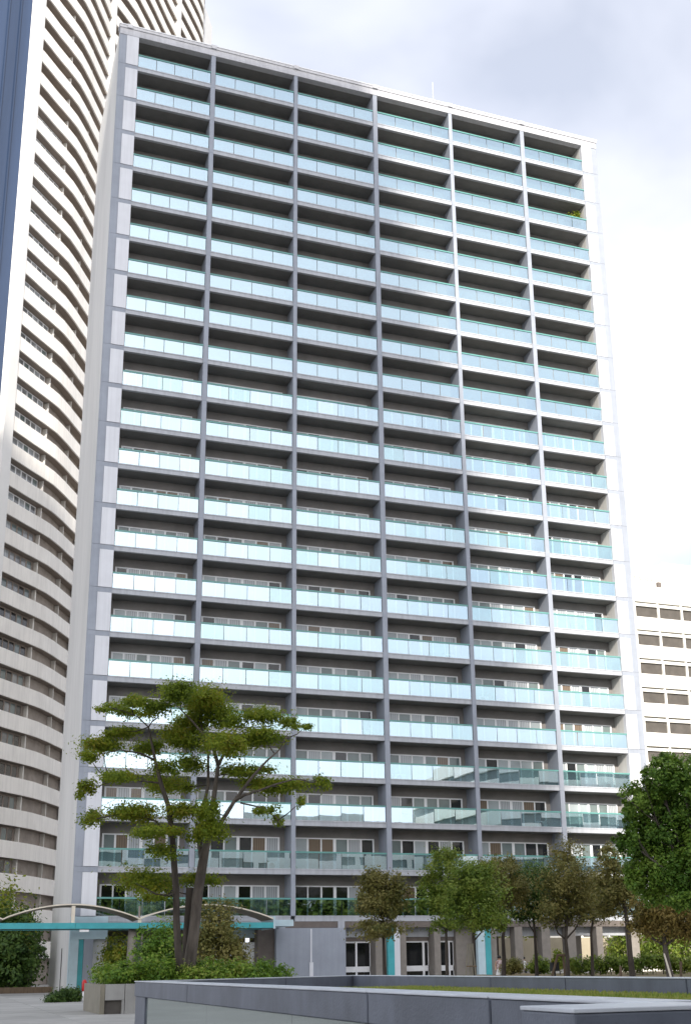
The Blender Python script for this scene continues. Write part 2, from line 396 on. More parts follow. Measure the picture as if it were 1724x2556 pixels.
# end columns with a joint on every floor
for f in range(1, 23):
    z1 = zt(f) if f > 1 else ZR - .25; z0 = zt(f + 1) + .33 if f < 22 else 4.34
    bx('column_segment', -13.55, -13.045, -.06, .30, z0 + .006, z1 if f > 1 else zt(1) + .0, M['grey'], T)
    bx('column_segment', 26.10, 26.63, -.06, .30, z0 + .006, zt(f), M['grey'], T)
    # beams at this floor's top
    if f > 1:
        bx('column_beam', -13.55, -12.146, -.052, .30, zt(f) + .006, zt(f) + .324, M['grey'], T)
        bx('column_beam', 25.183, 26.63, -.052, .30, zt(f) + .006, zt(f) + .324, M['grey'], T)
    bx('wall_panel', -13.035, -12.15, -.085, 0.30, z0 + .015, zt(f) - .012, M['panel'], T)
    bx('wall_panel', 25.187, 26.09, -.085, 0.30, z0 + .015, zt(f) - .012, M['panel'], T)
# roof fascia, cap and joint covers
bx('roof_fascia', -13.55, 26.63, -.10, .40, zt(1) + .004, ZR - .30, M['fascia'], T)
bx('roof_cap', -13.60, 26.68, -.16, .55, ZR - .30, ZR - .08, M['fascia'], T)
bx('roof_cap', -13.64, 26.72, -.20, .60, ZR - .08, ZR, M['panel'], T)
for a, b in XD + [(-13.0, -12.7)]:
    bx('fascia_joint_cover', (a + b) / 2 - .2, (a + b) / 2 + .2, -.225, -.203, ZR - .30, ZR + .03, M['fascia'], T)
bx('roof', -13.5, 26.58, .60, 12.5, ZR - .35, ZR - .12, M['ground'], T)
# balconies
glass_list, pane_list = [], []
for f in range(1, 23):
    top = zt(f); floor_z = zs(f)
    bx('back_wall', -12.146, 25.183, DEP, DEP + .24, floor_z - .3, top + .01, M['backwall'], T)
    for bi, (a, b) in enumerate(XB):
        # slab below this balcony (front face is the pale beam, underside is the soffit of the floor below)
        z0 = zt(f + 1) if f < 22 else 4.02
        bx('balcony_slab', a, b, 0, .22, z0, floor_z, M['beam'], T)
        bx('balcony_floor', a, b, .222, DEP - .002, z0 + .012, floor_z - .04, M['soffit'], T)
        if f == 1: bx('top_soffit', a, b, .41, DEP - .002, zt(1) + .012, zt(1) + .3, M['soffit'], T)
        bx('ledge', a + .004, b - .004, -.03, .10, floor_z - .045, floor_z + .03, M['beam'], T)
        gt = floor_z + 1.02
        bx('handrail', a + .002, b - .002, -.02, .10, gt, gt + .10, M['rail'], T)
        npan = 4; w = (b - a - .04) / npan
        for k in range(npan):
            x0 = a + .02 + k * w + .022; x1 = a + .02 + (k + 1) * w - .022
            glass_list.append((x0, x1, floor_z + .035, gt - .006, f, bi))
        if f >= 10:
            x0, x1 = a + .34, b - .36
            zb, zu = floor_z + .06, top - .6
            fr = MB()
            yf0, yf1 = DEP - .075, DEP - .003
            fr.box(x0, x1, yf0, yf1, zu - .08, zu); fr.box(x0, x1, yf0, yf1, zb - .05, zb + .04)
            W6 = (x1 - x0) / 6
            for k in range(7):
                hw = .10 if k == 3 else (.055 if k in (0, 6) else (.045 if (k + f) % 2 else .06))
                xc = x0 + k * W6 + (hw if k == 0 else (-hw if k == 6 else 0))
                fr.box(xc - hw, xc + hw, yf0 - .004, yf1 - .002, zb + .04, zu - .08)
            wo = fr.build('window', M['frame'], T)
            for k in range(6):
                pane_list.append((wo, x0 + k * W6 + .05, x0 + (k + 1) * W6 - .05, DEP - .045, DEP - .02, zb + .04, zu - .08, f))
    for di, (a, b) in enumerate(XD):
        z0 = zt(f + 1) if f < 22 else 4.02
        bx('divider_wall', a + .001, b - .001, -.07, DEP - .001, z0 + .008 + (.33 if f == 22 else 0), top + (-.0 if f > 1 else 0), M['grey' if di < 9 else 'beam'], T)
# panes: largest (lowest) ones singly
PM = ['darkglass', 'greyglass', 'paleglass', 'curtain', 'curtain', 'greyglass', 'tancurtain', 'paleglass', 'curtain']
pane_list.sort(key=lambda p: -p[7]); rest = {}
for i, p in enumerate(pane_list):
    wt = random.random(); low = p[7] >= 20
    mm = M[random.choice(PM)] if not low else M[random.choice(['darkglass', 'darkglass', 'greyglass', 'greyglass', 'curtain', 'tancurtain', 'paleglass'])]
    if i < 288: bx('pane', p[1], p[2], p[3], p[4], p[5], p[6], mm, p[0])
    else: rest.setdefault(mm.name, (mm, MB()))[1].box(*p[1:7])
mb = MB()
me = bpy.data.meshes.new('upper_panes'); vs, fs, mi = [], [], []
for k, (mm, q) in enumerate(rest.values()):
    o = len(vs); vs += q.v; fs += [tuple(o + i for i in ff) for ff in q.f]; mi += [k] * len(q.f); me.materials.append(mm)
me.from_pydata(vs, [], fs); me.polygons.foreach_set('material_index', mi); me.update()
kind(link('upper_panes', me, T), 'stuff')
# balcony glass: the 300 that show largest singly (lower floors), the rest as one part
glass_list.sort(key=lambda g: (-g[4], g[5], g[0]))
mb = MB()
for i, (x0, x1, z0, z1, f, bi) in enumerate(glass_list):
    if i < 300:
        g_ = bx('glass_panel', x0, x1, .02, .036, z0, z1, M[random.choice(['glassb', 'glassb', 'glassb2', 'glassb3'])], T)
        g_.rotation_euler = (R(random.gauss(0, .22)), 0, R(random.gauss(0, .22)))
    else: mb.box(x0, x1, .02, .036, z0, z1)
kind(mb.build('upper_glass_panels', M['glassb'], T), 'stuff')

# inner side walls of the end bays
bx('bay_side_wall', 25.183, 26.29, .302, DEP + .24, 4.2, ZR - .4, M['side'], T)
bx('bay_side_wall', -13.19, -12.146, .302, DEP + .24, 4.2, ZR - .4, M['side'], T)

# air conditioners standing on the lower balconies
acm = MB().box(0, .78, 0, .28, 0, .56).mesh('case', M['whitep']); fan = MB().lathe([(.20, 0), (.20, .02), (.05, .03)], 14).mesh('fan_guard', M['recess'])
for f, bi, dxx in [(22, 0, .5), (22, 2, 4.6), (21, 1, 4.9), (21, 3, 4.4), (20, 2, .6), (20, 4, 4.8), (20, 0, 3.9), (19, 3, .7), (19, 5, 3.9), (18, 2, 4.7), (18, 1, .8), (17, 4, .7), (17, 0, 4.0), (16, 3, 4.6), (15, 2, .7)]:
    a_ = thing('air_conditioner', 'white air conditioner on the %s balcony of the %s bay from the left' % (['lowest', 'second lowest', 'third lowest', 'fourth lowest', 'fifth lowest', 'sixth lowest', 'seventh lowest', 'eighth lowest'][22 - f], ['first', 'second', 'third', 'fourth', 'fifth', 'sixth'][bi]), 'air conditioner', (XB[bi][0] + dxx, .95, zs(f) - .02), 'air conditioners on the lower balconies')
    link('case', acm, a_); fo = link('fan_guard', fan, a_, (.30, -.002, .28)); fo.rotation_euler = (R(90), 0, 0)

# ground floor
bx('fascia_beam', -13.55, 26.63, -.05, .40, 4.02, 4.20, M['beam'], T) if False else None
for a, b in [(-13.55, -.80), (-.80, 3.0), (3.40, 26.6)]:
    bx('lower_beam', a, b, .02, .4, 3.63, 4.015, M['brown'] if a > -2 else M['beam'], T)
for x in (-.95, 2.96): bx('beam_bracket', x, x + .44, -.04, .4, 3.60, 4.016, M['beam'], T)
for a, b in [(3.37, 5.62), (7.58, 9.5), (9.99, 12.5), (14.0, 24.5)]:
    bx('lintel', a, b, .85, 1.2, 3.05, 3.62, M['beam'], T)
bx('soffit_panel', -12.1, 14.0, .40, 3.0, 3.63, 3.70, M['soffit'], T)
bx('soffit_panel', 14.0, 26.6, .40, 12.4, 3.63, 3.70, M['soffit'], T)
bx('upper_floor_plate', -13.5, 26.58, .41, 12.4, 3.71, 4.19, M['beam'], T)
bx('entrance_wall', 3.30, 14.0, 2.2, 2.4, 0, 3.62, M['brown'], T)
bx('lobby_back_wall', -12.2, -2.3, 3.0, 3.2, 0, 3.62, M['beige'], T)
# left pilaster group
bx('pilaster', -13.55, -13.04, -.06, .5, 0, 3.03, M['palesteel'], T)
bx('pilaster_head', -13.55, -11.4, -.05, .5, 3.035, 4.33, M['palesteel'], T)
bx('teal_strip', -13.03, -12.75, .03, .4, 0, 3.02, M['teal'], T)
bx('pilaster', -12.74, -12.2, -.06, .5, 0, 3.03, M['grey'], T)
bx('downpipe', -13.56, -13.525, 4.4, 4.5, 0, 2.6, M['black'], T)
# left lobby openings
w_ = bx('lobby_window', -12.2, -11.42, .55, .62, 0, 3.03, M['frame'], T)
bx('pane', -12.12, -11.48, .53, .549, .1, 2.72, M['greyglass'], w_)
bx('mullion', -11.44, -11.37, .30, .62, 0, 3.03, M['canopy'], T)
bx('lobby_glazing', -11.37, -7.5, .60, .66, 0, 3.03, M['greyglass'], T)
for x in (-3.60, -2.3):
    bx('mullion', x, x + .09, .80, .9, 0, 2.79, M['frame'], T)
w_ = bx('lobby_window', -4.9, -2.2, .92, .97, 0, 2.80, M['frame'], T)
bx('pane', -4.8, -3.65, .90, .919, .1, 2.72, M['greyglass'], w_); bx('pane', -3.5, -2.3, .90, .919, .1, 2.72, M['curtain'], w_)
bx('lintel', -5.0, -2.2, .80, 1.0, 3.05, 3.62, M['palesteel'], T)
# shops and piers
for a, b, msp in [(3.37, 5.47, [(3.37, 4.46), (4.58, 5.47)]), (7.59, 9.52, [(7.59, 9.10), (9.24, 9.52)]), (9.98, 11.30, [(9.98, 10.95), (11.05, 11.30)])]:
    w_ = MB()
    for zz0, zz1 in ((.0, .08), (.90, 1.24), (2.70, 2.80)): w_.box(a, b, 1.02, 1.10, zz0, zz1)
    w_.box(a, a + .04, 1.02, 1.10, .08, 2.70); w_.box(b - .04, b, 1.02, 1.10, .08, 2.70)
    for (p, q) in zip(msp[:-1], msp[1:]): w_.box(p[1], q[0], 1.0, 1.11, .08, 2.70)
    wo = w_.build('shop_window', M['frame'], T)
    for p, q in msp:
        bx('pane', p + .03, q - .03, 1.05, 1.07, .08, .90, M['darkglass'], wo)
        bx('pane', p + .03, q - .03, 1.05, 1.07, 1.24, 2.70, M['darkglass'], wo)
    bx('door_head', a, b, .95, 1.2, 2.80, 3.05, M['brown'], T)
for a, b in [(5.48, 6.20), (7.07, 7.57), (9.53, 9.97), (11.31, 12.50), (13.48, 14.0)]:
    bx('pier', a, b, .0 if b - a < 1 else .6, 1.3, 0, 3.62, M['pier'], T)
for a, b in [(15.36, 15.93), (17.37, 18.0), (19.3, 19.95), (21.57, 22.05), (24.3, 24.9)]:
    bx('pier', a, b, .02, .75, 0, 3.62, M['pier'], T)
    bx('pier', a, b, 8.0, 8.7, 0, 3.62, M['pier'], T)
bx('teal_column', 6.22, 6.66, -.25, .1, 0, 3.61, M['teal'], T); bx('white_column', 6.67, 7.06, -.22, .15, 0, 3.61, M['panel'], T)
bx('white_column', 12.53, 13.05, -.22, .15, 0, 3.61, M['palesteel'], T); bx('teal_column', 13.06, 13.46, -.25, .1, 0, 3.61, M['teal'], T)
# grey service box at the canopy's end
bx('service_block', -1.20, 3.32, -.45, 2.1, 0, 3.60, M['grey'], T)
bx('service_block_side', -2.25, -1.21, -.10, 2.1, 0, 3.58, M['brown'], T)
bx('cover_strip', 1.0, 1.09, -.485, -.451, 1.55, 3.55, M['panel'], T); bx('cover_strip', .93, 1.17, -.52, -.451, .03, 1.54, M['panel'], T)
# antenna
a_ = MB().tube([(12.05, .9, ZR - .2), (12.05, .9, ZR + 1.3), (12.05, .9, ZR + 2.75)], [.035, .026, .016], 6).build('antenna', M['antenna'])
tag(a_, 'thin white rod antenna standing on the roof edge of the balcony tower', 'antenna')

# ------------------------------------------------------------------ curved cream tower on the left
PA = [(-18.55, 35.9), (-17.95, 36.8), (-16.9, 38.1), (-15.9, 39.4), (-14.9, 40.6), (-14.0, 41.75), (-13.3, 42.7), (-12.7, 43.75), (-12.0, 45.05), (-11.3, 46.5), (-10.5, 48.1), (-9.45, 50.3)]
PB = [(-9.05, 50.9), (-7.5, 52.7), (-5.95, 54.6), (-3.2, 59.0), (-.5, 63.6), (1.5, 66.7), (3.9, 70.3), (5.6, 72.9), (6.7, 74.9), (7.25, 76.9), (7.3, 78.5)]
def offs(P, d):
    Q = []
    for i in range(len(P)):
        a = Vector(P[max(i - 1, 0)]); b = Vector(P[min(i + 1, len(P) - 1)]); t = (b - a).normalized()
        n = Vector((-t.y, t.x)); q = Vector(P[i]) + n * d; Q.append((q.x, q.y))
    return Q
TW = thing('curved_tower', 'tall cream residential tower with wavy curved balconies behind the left edge', 'building', (0, 0, 0))
TF = 2.92; Z0 = 40.4 - 13 * TF     # parapet undersides
def strip(P, d0, d1): return offs(P, d0) + offs(P, d1)[::-1]
NA = 45
for k in range(0, 55):
    zb = Z0 + k * TF
    if zb < 2: continue
    if k <= 44:
        MB().prism(strip(PA[1:], 0, .16), zb, zb + 1.47).build('balcony_parapet', M['tower'], TW)
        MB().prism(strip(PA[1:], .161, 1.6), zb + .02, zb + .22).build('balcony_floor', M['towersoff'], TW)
        MB().prism(strip(PA[1:], .03, .12), zb + 1.472, zb + 1.53).build('coping', M['tower'], TW)
    if zb > 88:
        MB().prism(strip(PB, 0, .16), zb, zb + 1.47).build('balcony_parapet', M['tower'], TW)
        MB().prism(strip(PB, .161, 1.6), zb + .02, zb + .22).build('balcony_floor', M['towersoff'], TW)
    # dividers
    for q, wd in ((5, .16), (9, .12)):
        x, y = PA[q]
        t = (Vector(PA[q + 1]) - Vector(PA[q - 1])).normalized(); n = Vector((-t.y, t.x))
        p = [Vector((x, y)) + n * s_ + t * h for s_, h in ((.5, -wd / 2), (.5, wd / 2), (.935, wd / 2), (.935, -wd / 2))]
        zc = zb - (TF - 1.47)
        if k <= 44: MB().prism([(v.x, v.y) for v in p], zc, zb).build('divider_wall', M['tower'], TW)
    # windows on the back wall
    if 8 < zb < 92:
        IP = offs(PA, .86)
        for (i0, i1, cnt) in ((1, 5, 6), (5, 9, 4)):
            A = Vector(IP[i0]); B = Vector(IP[i1])
            if i0 == 5: A = A.lerp(B, .06); B = A.lerp(B, .52); cnt = 2
            else: A = A.lerp(B, .05); B = A.lerp(B, .92)
            t = (B - A); ln = t.length; t.normalize(); n = Vector((-t.y, t.x))
            zl, zh = zb - TF + .25, zb - .06
            def bar(mbx, s0, s1, d0, d1, z0, z1):
                pts = [A + t * s0 + n * d0, A + t * s1 + n * d0, A + t * s1 + n * d1, A + t * s0 + n * d1]
                mbx.prism([(v.x, v.y) for v in pts], z0, z1)
            fr = MB(); bar(fr, 0, ln, -.02, .05, zh - .12, zh); bar(fr, 0, ln, -.02, .05, zl, zl + .1)
            for j in range(cnt + 1):
                s_ = ln * j / cnt; hw = .09 if 0 < j < cnt else .05; s_ = min(max(s_, hw), ln - hw)
                bar(fr, s_ - hw, s_ + hw, -.021, .049, zl + .1, zh - .12)
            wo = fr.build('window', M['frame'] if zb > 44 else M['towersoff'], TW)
            if zb > 5:
                for j in range(cnt):
                    pm = MB(); bar(pm, ln * j / cnt + .095, ln * (j + 1) / cnt - .095, .0, .03, zl + .1, zh - .12)
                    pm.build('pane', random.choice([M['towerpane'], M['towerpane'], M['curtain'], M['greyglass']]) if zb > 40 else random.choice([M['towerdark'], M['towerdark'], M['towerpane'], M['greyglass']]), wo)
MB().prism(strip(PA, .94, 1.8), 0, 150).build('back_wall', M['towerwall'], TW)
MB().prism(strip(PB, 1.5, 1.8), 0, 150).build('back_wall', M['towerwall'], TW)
# white piers
t = (Vector(PA[1]) - Vector(PA[0])).normalized(); n = Vector((-t.y, t.x))
def pier(name, a, b, d0, d1, z0, z1, m):
    A = Vector(a); B = Vector(b); tt = (B - A).normalized(); nn = Vector((-tt.y, tt.x))
    return MB().prism([(v.x, v.y) for v in (A + nn * d0, B + nn * d0, B + nn * d1, A + nn * d1)], z0, z1).build(name, m, TW)
pier('corner_pier', (-18.85, 35.55), PA[1], -.12, 2.0, 27.0, 150, M['pierwhite'])
pier('corner_pier', (-18.95, 35.45), PA[1], -.02, 2.0, 0, 26.9, M['pierwhite'])
pier('vertical_pier', PA[-1], PB[0], -.25, 1.7, 0, 150, M['pierwhite'])
pier('vertical_pier', (1.35, 66.45), (1.75, 67.1), -.25, 1.7, 0, 150, M['pierwhite'])
pier('end_wall', PB[-1], (9.6, 83.0), -.1, 6, 0, 150, M['pierwhite'])
pier('blue_glass_wall', (-34, 32.6), (-18.9, 35.55), .4, 2.0, 20, 150, M['bluewall'])
for k in range(9):
    x = -30 + k * 1.2; y = 32.3 + (x + 34) * (2.9 / 14.8)
    pier('glass_mullion', (x, y), (x + .12, y + .024), .34, .39, 20, 150, M['bluewall'])
MB().prism([(-33, 35), (-19, 38), (-9, 54), (6, 80), (-10, 95), (-40, 70)], 0, 149).build('core_wall', M['towerwall'], TW)

# ------------------------------------------------------------------ white office block on the right
OB = thing('office_block', 'bright white office block with brown window strips beyond the right end', 'building', (0, 0, 0))
OY = 45.0
rows = [43.2 - 3.6 * k for k in range(12)]
bx('core_wall', 44, 100, OY + .6, OY + 25, 0, 45.7, M['office'], OB)
prev = 45.85
for r_i, z in enumerate(rows):
    bx('wall', 44, 100, OY, OY + .6, z + .60, prev, M['office'], OB)
    bx('recess_strip', 44, 100, OY + .35, OY + .55, z + .35, z + .60, M['recess'], OB)
    bx('sill_band', 44, 100, OY - .05, OY + .6, z, z + .35, M['office'], OB)
    prev = z - 1.38
    for k in range(10):
        x = 46.34 + k * 3.38
        bx('wall_post', x - .27, x - .005, OY - .02, OY + .6, prev, z, M['office'], OB)
        bx('wall_post', x - .24, x - .03, OY + .1, OY + .6, z + .35, z + .60, M['office'], OB)
        if x > 54:
            wo = bx('window', x, x + 3.105, OY + .20, OY + .26, prev, z, M['recess'], OB)
            if (k + r_i) % 3 == 1:
                bx('pane', x + .03, x + 1.50, OY + .16, OY + .19, prev + .04, z - .04, M['officedark' if r_i % 2 == 0 else 'officepane'], wo)
                bx('pane', x + 1.56, x + 3.07, OY + .16, OY + .19, prev + .04, z - .04, M['officepane'], wo)
            else:
                bx('pane', x + .03, x + 3.07, OY + .16, OY + .19, prev + .04, z - .04, M['officedark' if (k * 5 + r_i) % 7 == 0 else 'officepane'], wo)
bx('wall', 44, 100, OY, OY + .6, 0, prev, M['office'], OB)
bx('roof_penthouse', 61.5, 100, OY + 1, OY + 20, 45.7, 49.6, M['office'], OB)
bx('roof_tank', 59.2, 61.48, OY + 1.2, OY + 8, 45.7, 49.15, M['office'], OB)
bx('roof_tank', 44, 58.5, OY + 2.0, OY + 9, 45.7, 47.75, M['office'], OB)
bx('roof_box', 58.52, 59.18, OY + 1.6, OY + 8, 45.7, 48.2, M['office'], OB)
sg = thing('roof_letter_sign', 'row of small dark letters on a rail along the white office roof', 'sign', (55.3, OY + .2, 45.85))
rl = MB().box(-1, 5.6, 0, .05, .0, .06)
for k in range(7): rl.box(-.9 + k, -.86 + k, .0, .05, .06, .7)
rl.box(-1, 5.6, 0, .05, .70, .74)
rl.build('rail', M['whitep'], sg)
random.seed(3)
for k in range(12):
    g = MB(); x = -.7 + k * .40
    h = .42
    strokes = [(0, .06, 0, h), (.06, .26, h - .07, h), (.06, .26, 0, .07), (.20, .26, .07, h - .07), (.06, .20, h / 2 - .03, h / 2 + .03)]
    for st in random.sample(strokes, 3): g.box(x + st[0], x + st[1], -.06, -.01, .75 + st[2], .75 + st[3])
    g.build('letter', M['brown'], sg)
bx('end_block', 4.75, 5.25, -.1, .3, .08, .75, M['brown'], sg)
random.seed(7)

# ------------------------------------------------------------------ things behind the camera that the glass mirrors and that shade the facade
SB = thing('shading_tower', 'tall slab tower across the plaza', 'building', (0, 0, 0))
MB().prism([(-51.6, -240), (-72.0, -410), (-140, -410), (-112, -240)], 0, 189.5).build('wall', M['side'], SB)
WB = thing('mirrored_block', 'white block with a curved corner across the plaza', 'building', (0, 0, 0))
poly = [(52, -92)] + [(60 + 8 * math.cos(R(a)) - 0, -84 + 8 * math.sin(R(a))) for a in (180, 160, 140, 120, 100, 90)] + [(110, -76), (110, -110), (52, -110)]
for k in range(9):
    MB().prism(poly, k * 3.4 + 1.4, k * 3.4 + 3.4).build('wall', M['office'], WB)
    MB().prism([(x + (.5 if x < 80 else -.5), y + (-.5 if y > -95 else .5)) for x, y in poly], k * 3.4, k * 3.4 + 1.4).build('window_band', M['greyglass'], WB)
PHL = thing('plaza_hall', 'long pale hall across the plaza behind the row of trees', 'building', (0, 0, 0))
for k in range(7):
    bx('wall', -40, 51, -116, -104, k * 3.4 + 1.3, k * 3.4 + 3.4, M['office'], PHL)
    bx('window_band', -39.8, 50.8, -115.8, -104.25, k * 3.4, k * 3.4 + 1.3, M['greyglass'], PHL)
    for q in range(15): bx('wall_post', -40 + q * 6.3, -39.2 + q * 6.3, -104.2, -104.01, k * 3.4, k * 3.4 + 1.3, M['office'], PHL)
def blob_tree(px, py, h, r, lm, label, n=5000):
    t_ = thing('tree', label, 'tree', (px, py, 0), 'trees behind the photographer')
    MB().tube([(0, 0, 0), (.1, 0, h * .3), (0, .1, h * .75)], [.25, .2, .08], 8).build('trunk', M['bark'], t_)
    cl = [((0, 0, h * .68), (r, r, h * .30))] + [((r * .6 * math.cos(a), r * .6 * math.sin(a), h * (.5 + .08 * (i % 3))), (r * .6, r * .6, h * .2)) for i, a in enumerate((.3, 1.6, 2.9, 4.2, 5.4))]
    leaves('crown', cl, n * 2, .50, lm, t_, sub=60)
for i, (x, y, h, r) in enumerate([(-14, -90, 13, 4.6), (-5, -87, 12, 4.4), (4, -91, 14, 5), (13, -86, 12, 4.4), (23, -92, 14, 5), (33, -87, 12, 4.5), (44, -90, 13, 4.6)]):
    blob_tree(x, y, h, r, L['green'], ['first', 'second', 'third', 'fourth', 'fifth', 'sixth', 'seventh'][i] + ' broad green tree of the row across the plaza, counted from the west', 7000)

# ------------------------------------------------------------------ wave-roofed walkway canopy
CP = thing('walkway_canopy', 'walkway canopy with cream wave roof on a long teal beam', 'canopy', (0, 0, 0))
CY0, CY1 = -4.0, -1.2
def wave(x):
    if x < -10.15: u = (x + 17.6) / 7.45
    else: u = (x + 10.15) / 7.8
    u = u - math.floor(u)
    return 4.06 + .80 * math.sin(math.pi * u) ** .85
for (xa, xb) in ((-25.05, -17.6), (-17.6, -10.15), (-10.15, -2.35)):
    v, fcs = [], []; n_ = 24
    for i in range(n_ + 1):
        x = xa + (xb - xa) * i / n_; z = wave(min(max(x, xa + .001), xb - .001))
        for y, dz in ((CY0, 0), (CY1, 0), (CY1, -.075), (CY0, -.075)): v.append((x, y, z + dz))
    for i in range(n_):
        for k in range(4):
            k2 = (k + 1) % 4; fcs.append((i * 4 + k, i * 4 + k2, (i + 1) * 4 + k2, (i + 1) * 4 + k))
    me = bpy.data.meshes.new('wave_roof'); me.from_pydata(v, [], fcs)
    me.materials.append(M['canopy']); me.materials.append(M['canopyund'])
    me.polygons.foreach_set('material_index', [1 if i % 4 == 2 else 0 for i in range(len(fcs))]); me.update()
    link('wave_roof', me, CP)
bx('teal_beam', -26, -13.72, CY0 + .02, CY0 + .22, 3.50, 3.82, M['teal'], CP)
bx('teal_beam', -13.70, -10.17, CY0 + .02, CY0 + .22, 3.50, 3.82, M['teal'], CP)
bx('teal_beam', -10.15, -4.70, CY0 + .02, CY0 + .22, 3.50, 3.82, M['teal'], CP)
bx('teal_beam', -4.68, -2.32, CY0 + .02, CY0 + .22, 3.50, 3.82, M['teal'], CP)
bx('beam_underside_shade', -26, -2.32, CY0 + .03, CY0 + .21, 3.455, 3.498, M['black'], CP)  # black strip paints the shade of the beam's underside
bx('teal_beam', -26, -2.32, CY1 - .22, CY1 - .02, 3.50, 3.82, M['teal'], CP)
for x in (-13.85, -10.15, -25): bx('bracket_post', x - .10, x + .10, CY0 + .05, CY0 + .19, 3.822, wave(x) - .11 if x != -10.15 else 4.0, M['canopy'], CP)
bx('post', -10.19, -10.09, CY0 + .3, CY0 + .4, 3.83, 4.75, M['pier'], CP)
MB().tube([(-10.55, CY0 + .6, 0), (-10.5, CY0 + .6, 1.8), (-10.45, CY0 + .6, 3.49)], [.26, .24, .24], 12).build('column', M['pier'], CP, smooth=True)
MB().tube([(-9.9, CY0 + .6, 0), (-9.9, CY0 + .6, 3.49)], .06, 8).build('column', M['pier'], CP)
MB().tube([(-24, CY0 + .6, 0), (-24, CY0 + .6, 3.49)], .2, 12).build('column', M['pier'], CP)
bx('end_upright', -2.34, -2.22, CY0, CY1, 3.46, 4.16, M['palesteel'], CP)
bx('end_link', -2.22, -1.0, CY0 + .4, -.46, 3.62, 3.98, M['palesteel'], CP)
lm_ = MB().box(-.25, .25, -.1, .1, -.12, 0).build('soffit_lamp', M['whitep'], CP, (-13.2, CY0 + .12, 3.45))

# ------------------------------------------------------------------ foreground coping frame round the raised lawn
XW0, XW1 = -17.30, -11.55
YF = -48.9
FB = thing('coping_wall', 'blue grey stone coping frame on legs around the raised lawn', 'wall', (0, 0, 0))
for a, b in [(-54.0, YF), (-62.2, -54.02), (-64.75, -62.22), (-66.6, -64.77)]:
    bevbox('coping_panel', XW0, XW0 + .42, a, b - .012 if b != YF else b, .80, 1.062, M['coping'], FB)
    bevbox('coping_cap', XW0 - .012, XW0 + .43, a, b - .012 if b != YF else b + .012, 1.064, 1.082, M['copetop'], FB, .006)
def slant(name, A, B, d0, d1, z0, z1, m):
    A = Vector(A); B = Vector(B); t_ = (B - A).normalized(); n_ = Vector((-t_.y, t_.x))
    return MB().prism([(v.x, v.y) for v in (A + n_ * d0, B + n_ * d0, B + n_ * d1, A + n_ * d1)], z0, z1).build(name, m, FB)
EA, EB = Vector((XW0 + .43, YF - .30)), Vector((-11.15, -44.75)); EM = EA.lerp(EB, .56)
for A, B in ((EA, EA.lerp(EB, .558)), (EM, EB)):
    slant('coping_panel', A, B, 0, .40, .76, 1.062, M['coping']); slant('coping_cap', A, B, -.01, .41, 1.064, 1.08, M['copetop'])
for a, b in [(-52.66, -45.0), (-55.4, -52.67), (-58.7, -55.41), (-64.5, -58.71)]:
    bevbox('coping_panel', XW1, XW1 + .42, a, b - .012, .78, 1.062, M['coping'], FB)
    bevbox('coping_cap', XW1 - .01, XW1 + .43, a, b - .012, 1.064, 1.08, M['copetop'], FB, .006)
bevbox('leg', XW0 + .02, XW0 + .26, YF - 1.1, YF - .02, -.02, .798, M['coping'], FB)
bevbox('leg', XW1 + .05, XW1 + .35, -46.4, -45.6, -.02, .778, M['coping'], FB)
for a, b in [(-55.2, YF - 1.12), (-59.6, -55.215), (-63.2, -59.615), (-66.58, -63.215)]:
    bevbox('face_panel', XW0 + .05, XW0 + .12, a, b, .01, .795, M['polished'], FB, .004)
bevbox('lawn_tray', XW0 + .43, XW1 - .002, -64.4, YF - .32, .62, .845, M['coping'], FB)
blk = bevbox('stone_block', -17.98, -17.05, -67.18, -66.6, -.02, 1.055, M['planter'], None)
tag(blk, 'square grey stone block at the near end of the coping wall', 'block')
blk.data.materials.clear(); blk.data.materials.append(M['coping'])
ct = bevbox('top_slab', -17.985, -17.045, -67.185, -66.595, 1.056, 1.078, M['copetop'], blk, .005)
def grass(name, n, fx, fy, z, h, m):
    P = np.stack([RNG.uniform(*fx, n), RNG.uniform(*fy, n), np.full(n, z)], 1)
    a = RNG.uniform(0, 6.28, n); w = .008 + .006 * RNG.random(n); hh = h * (.5 + RNG.random(n))
    d = np.stack([np.cos(a), np.sin(a), a * 0], 1); lean = RNG.normal(size=(n, 3)) * .35; lean[:, 2] = 1
    q = np.stack([P - d * w[:, None], P + d * w[:, None], P + lean * hh[:, None]], 1).reshape(-1, 3)
    me = bpy.data.meshes.new(name); me.from_pydata([tuple(v) for v in q], [], [(3 * i, 3 * i + 1, 3 * i + 2) for i in range(n)])
    me.materials.append(m); return kind(link(name, me), 'stuff')
lawn = kind(bx('lawn', XW0 + .8, XW1 - .12, -60.5, YF - .5, .846, .868, M['turf']), 'structure')
grass('grass', 26000, (XW0 + .8, XW1 - .12), (-60.5, YF - .5), .868, .035, L['grass'])

# ------------------------------------------------------------------ planter with hedge and the layered tree
PT = thing('stone_planter', 'long grey stone planter box below the clipped hedge', 'planter', (0, 0, 0))
PX0, PX1, PY0, PY1, PH = -16.25, -10.35, -35.7, -31.6, .88
bevbox('end_panel', PX0, PX0 + .14, PY0, PY1, 0, PH, M['planterend'], PT)
xs = [PX0 + .145, -15.52, -13.9, -12.2, -10.9, PX1]
for a, b in zip(xs[:-1], xs[1:]):
    if a < -16: # first panel has a recessed box at its foot
        bevbox('front_panel', a, b - .01, PY0, PY0 + .14, .42, PH, M['planter'], PT)
        bevbox('front_panel', a + .50, b - .01, PY0, PY0 + .14, 0, .418, M['planter'], PT)
        bx('recess_box', a, a + .5, PY0 + .1, PY0 + .6, .02, .41, M['recess'], PT)
    else:
        bevbox('front_panel', a + .005, b - .01, PY0, PY0 + .14, 0, PH, M['planter'], PT)
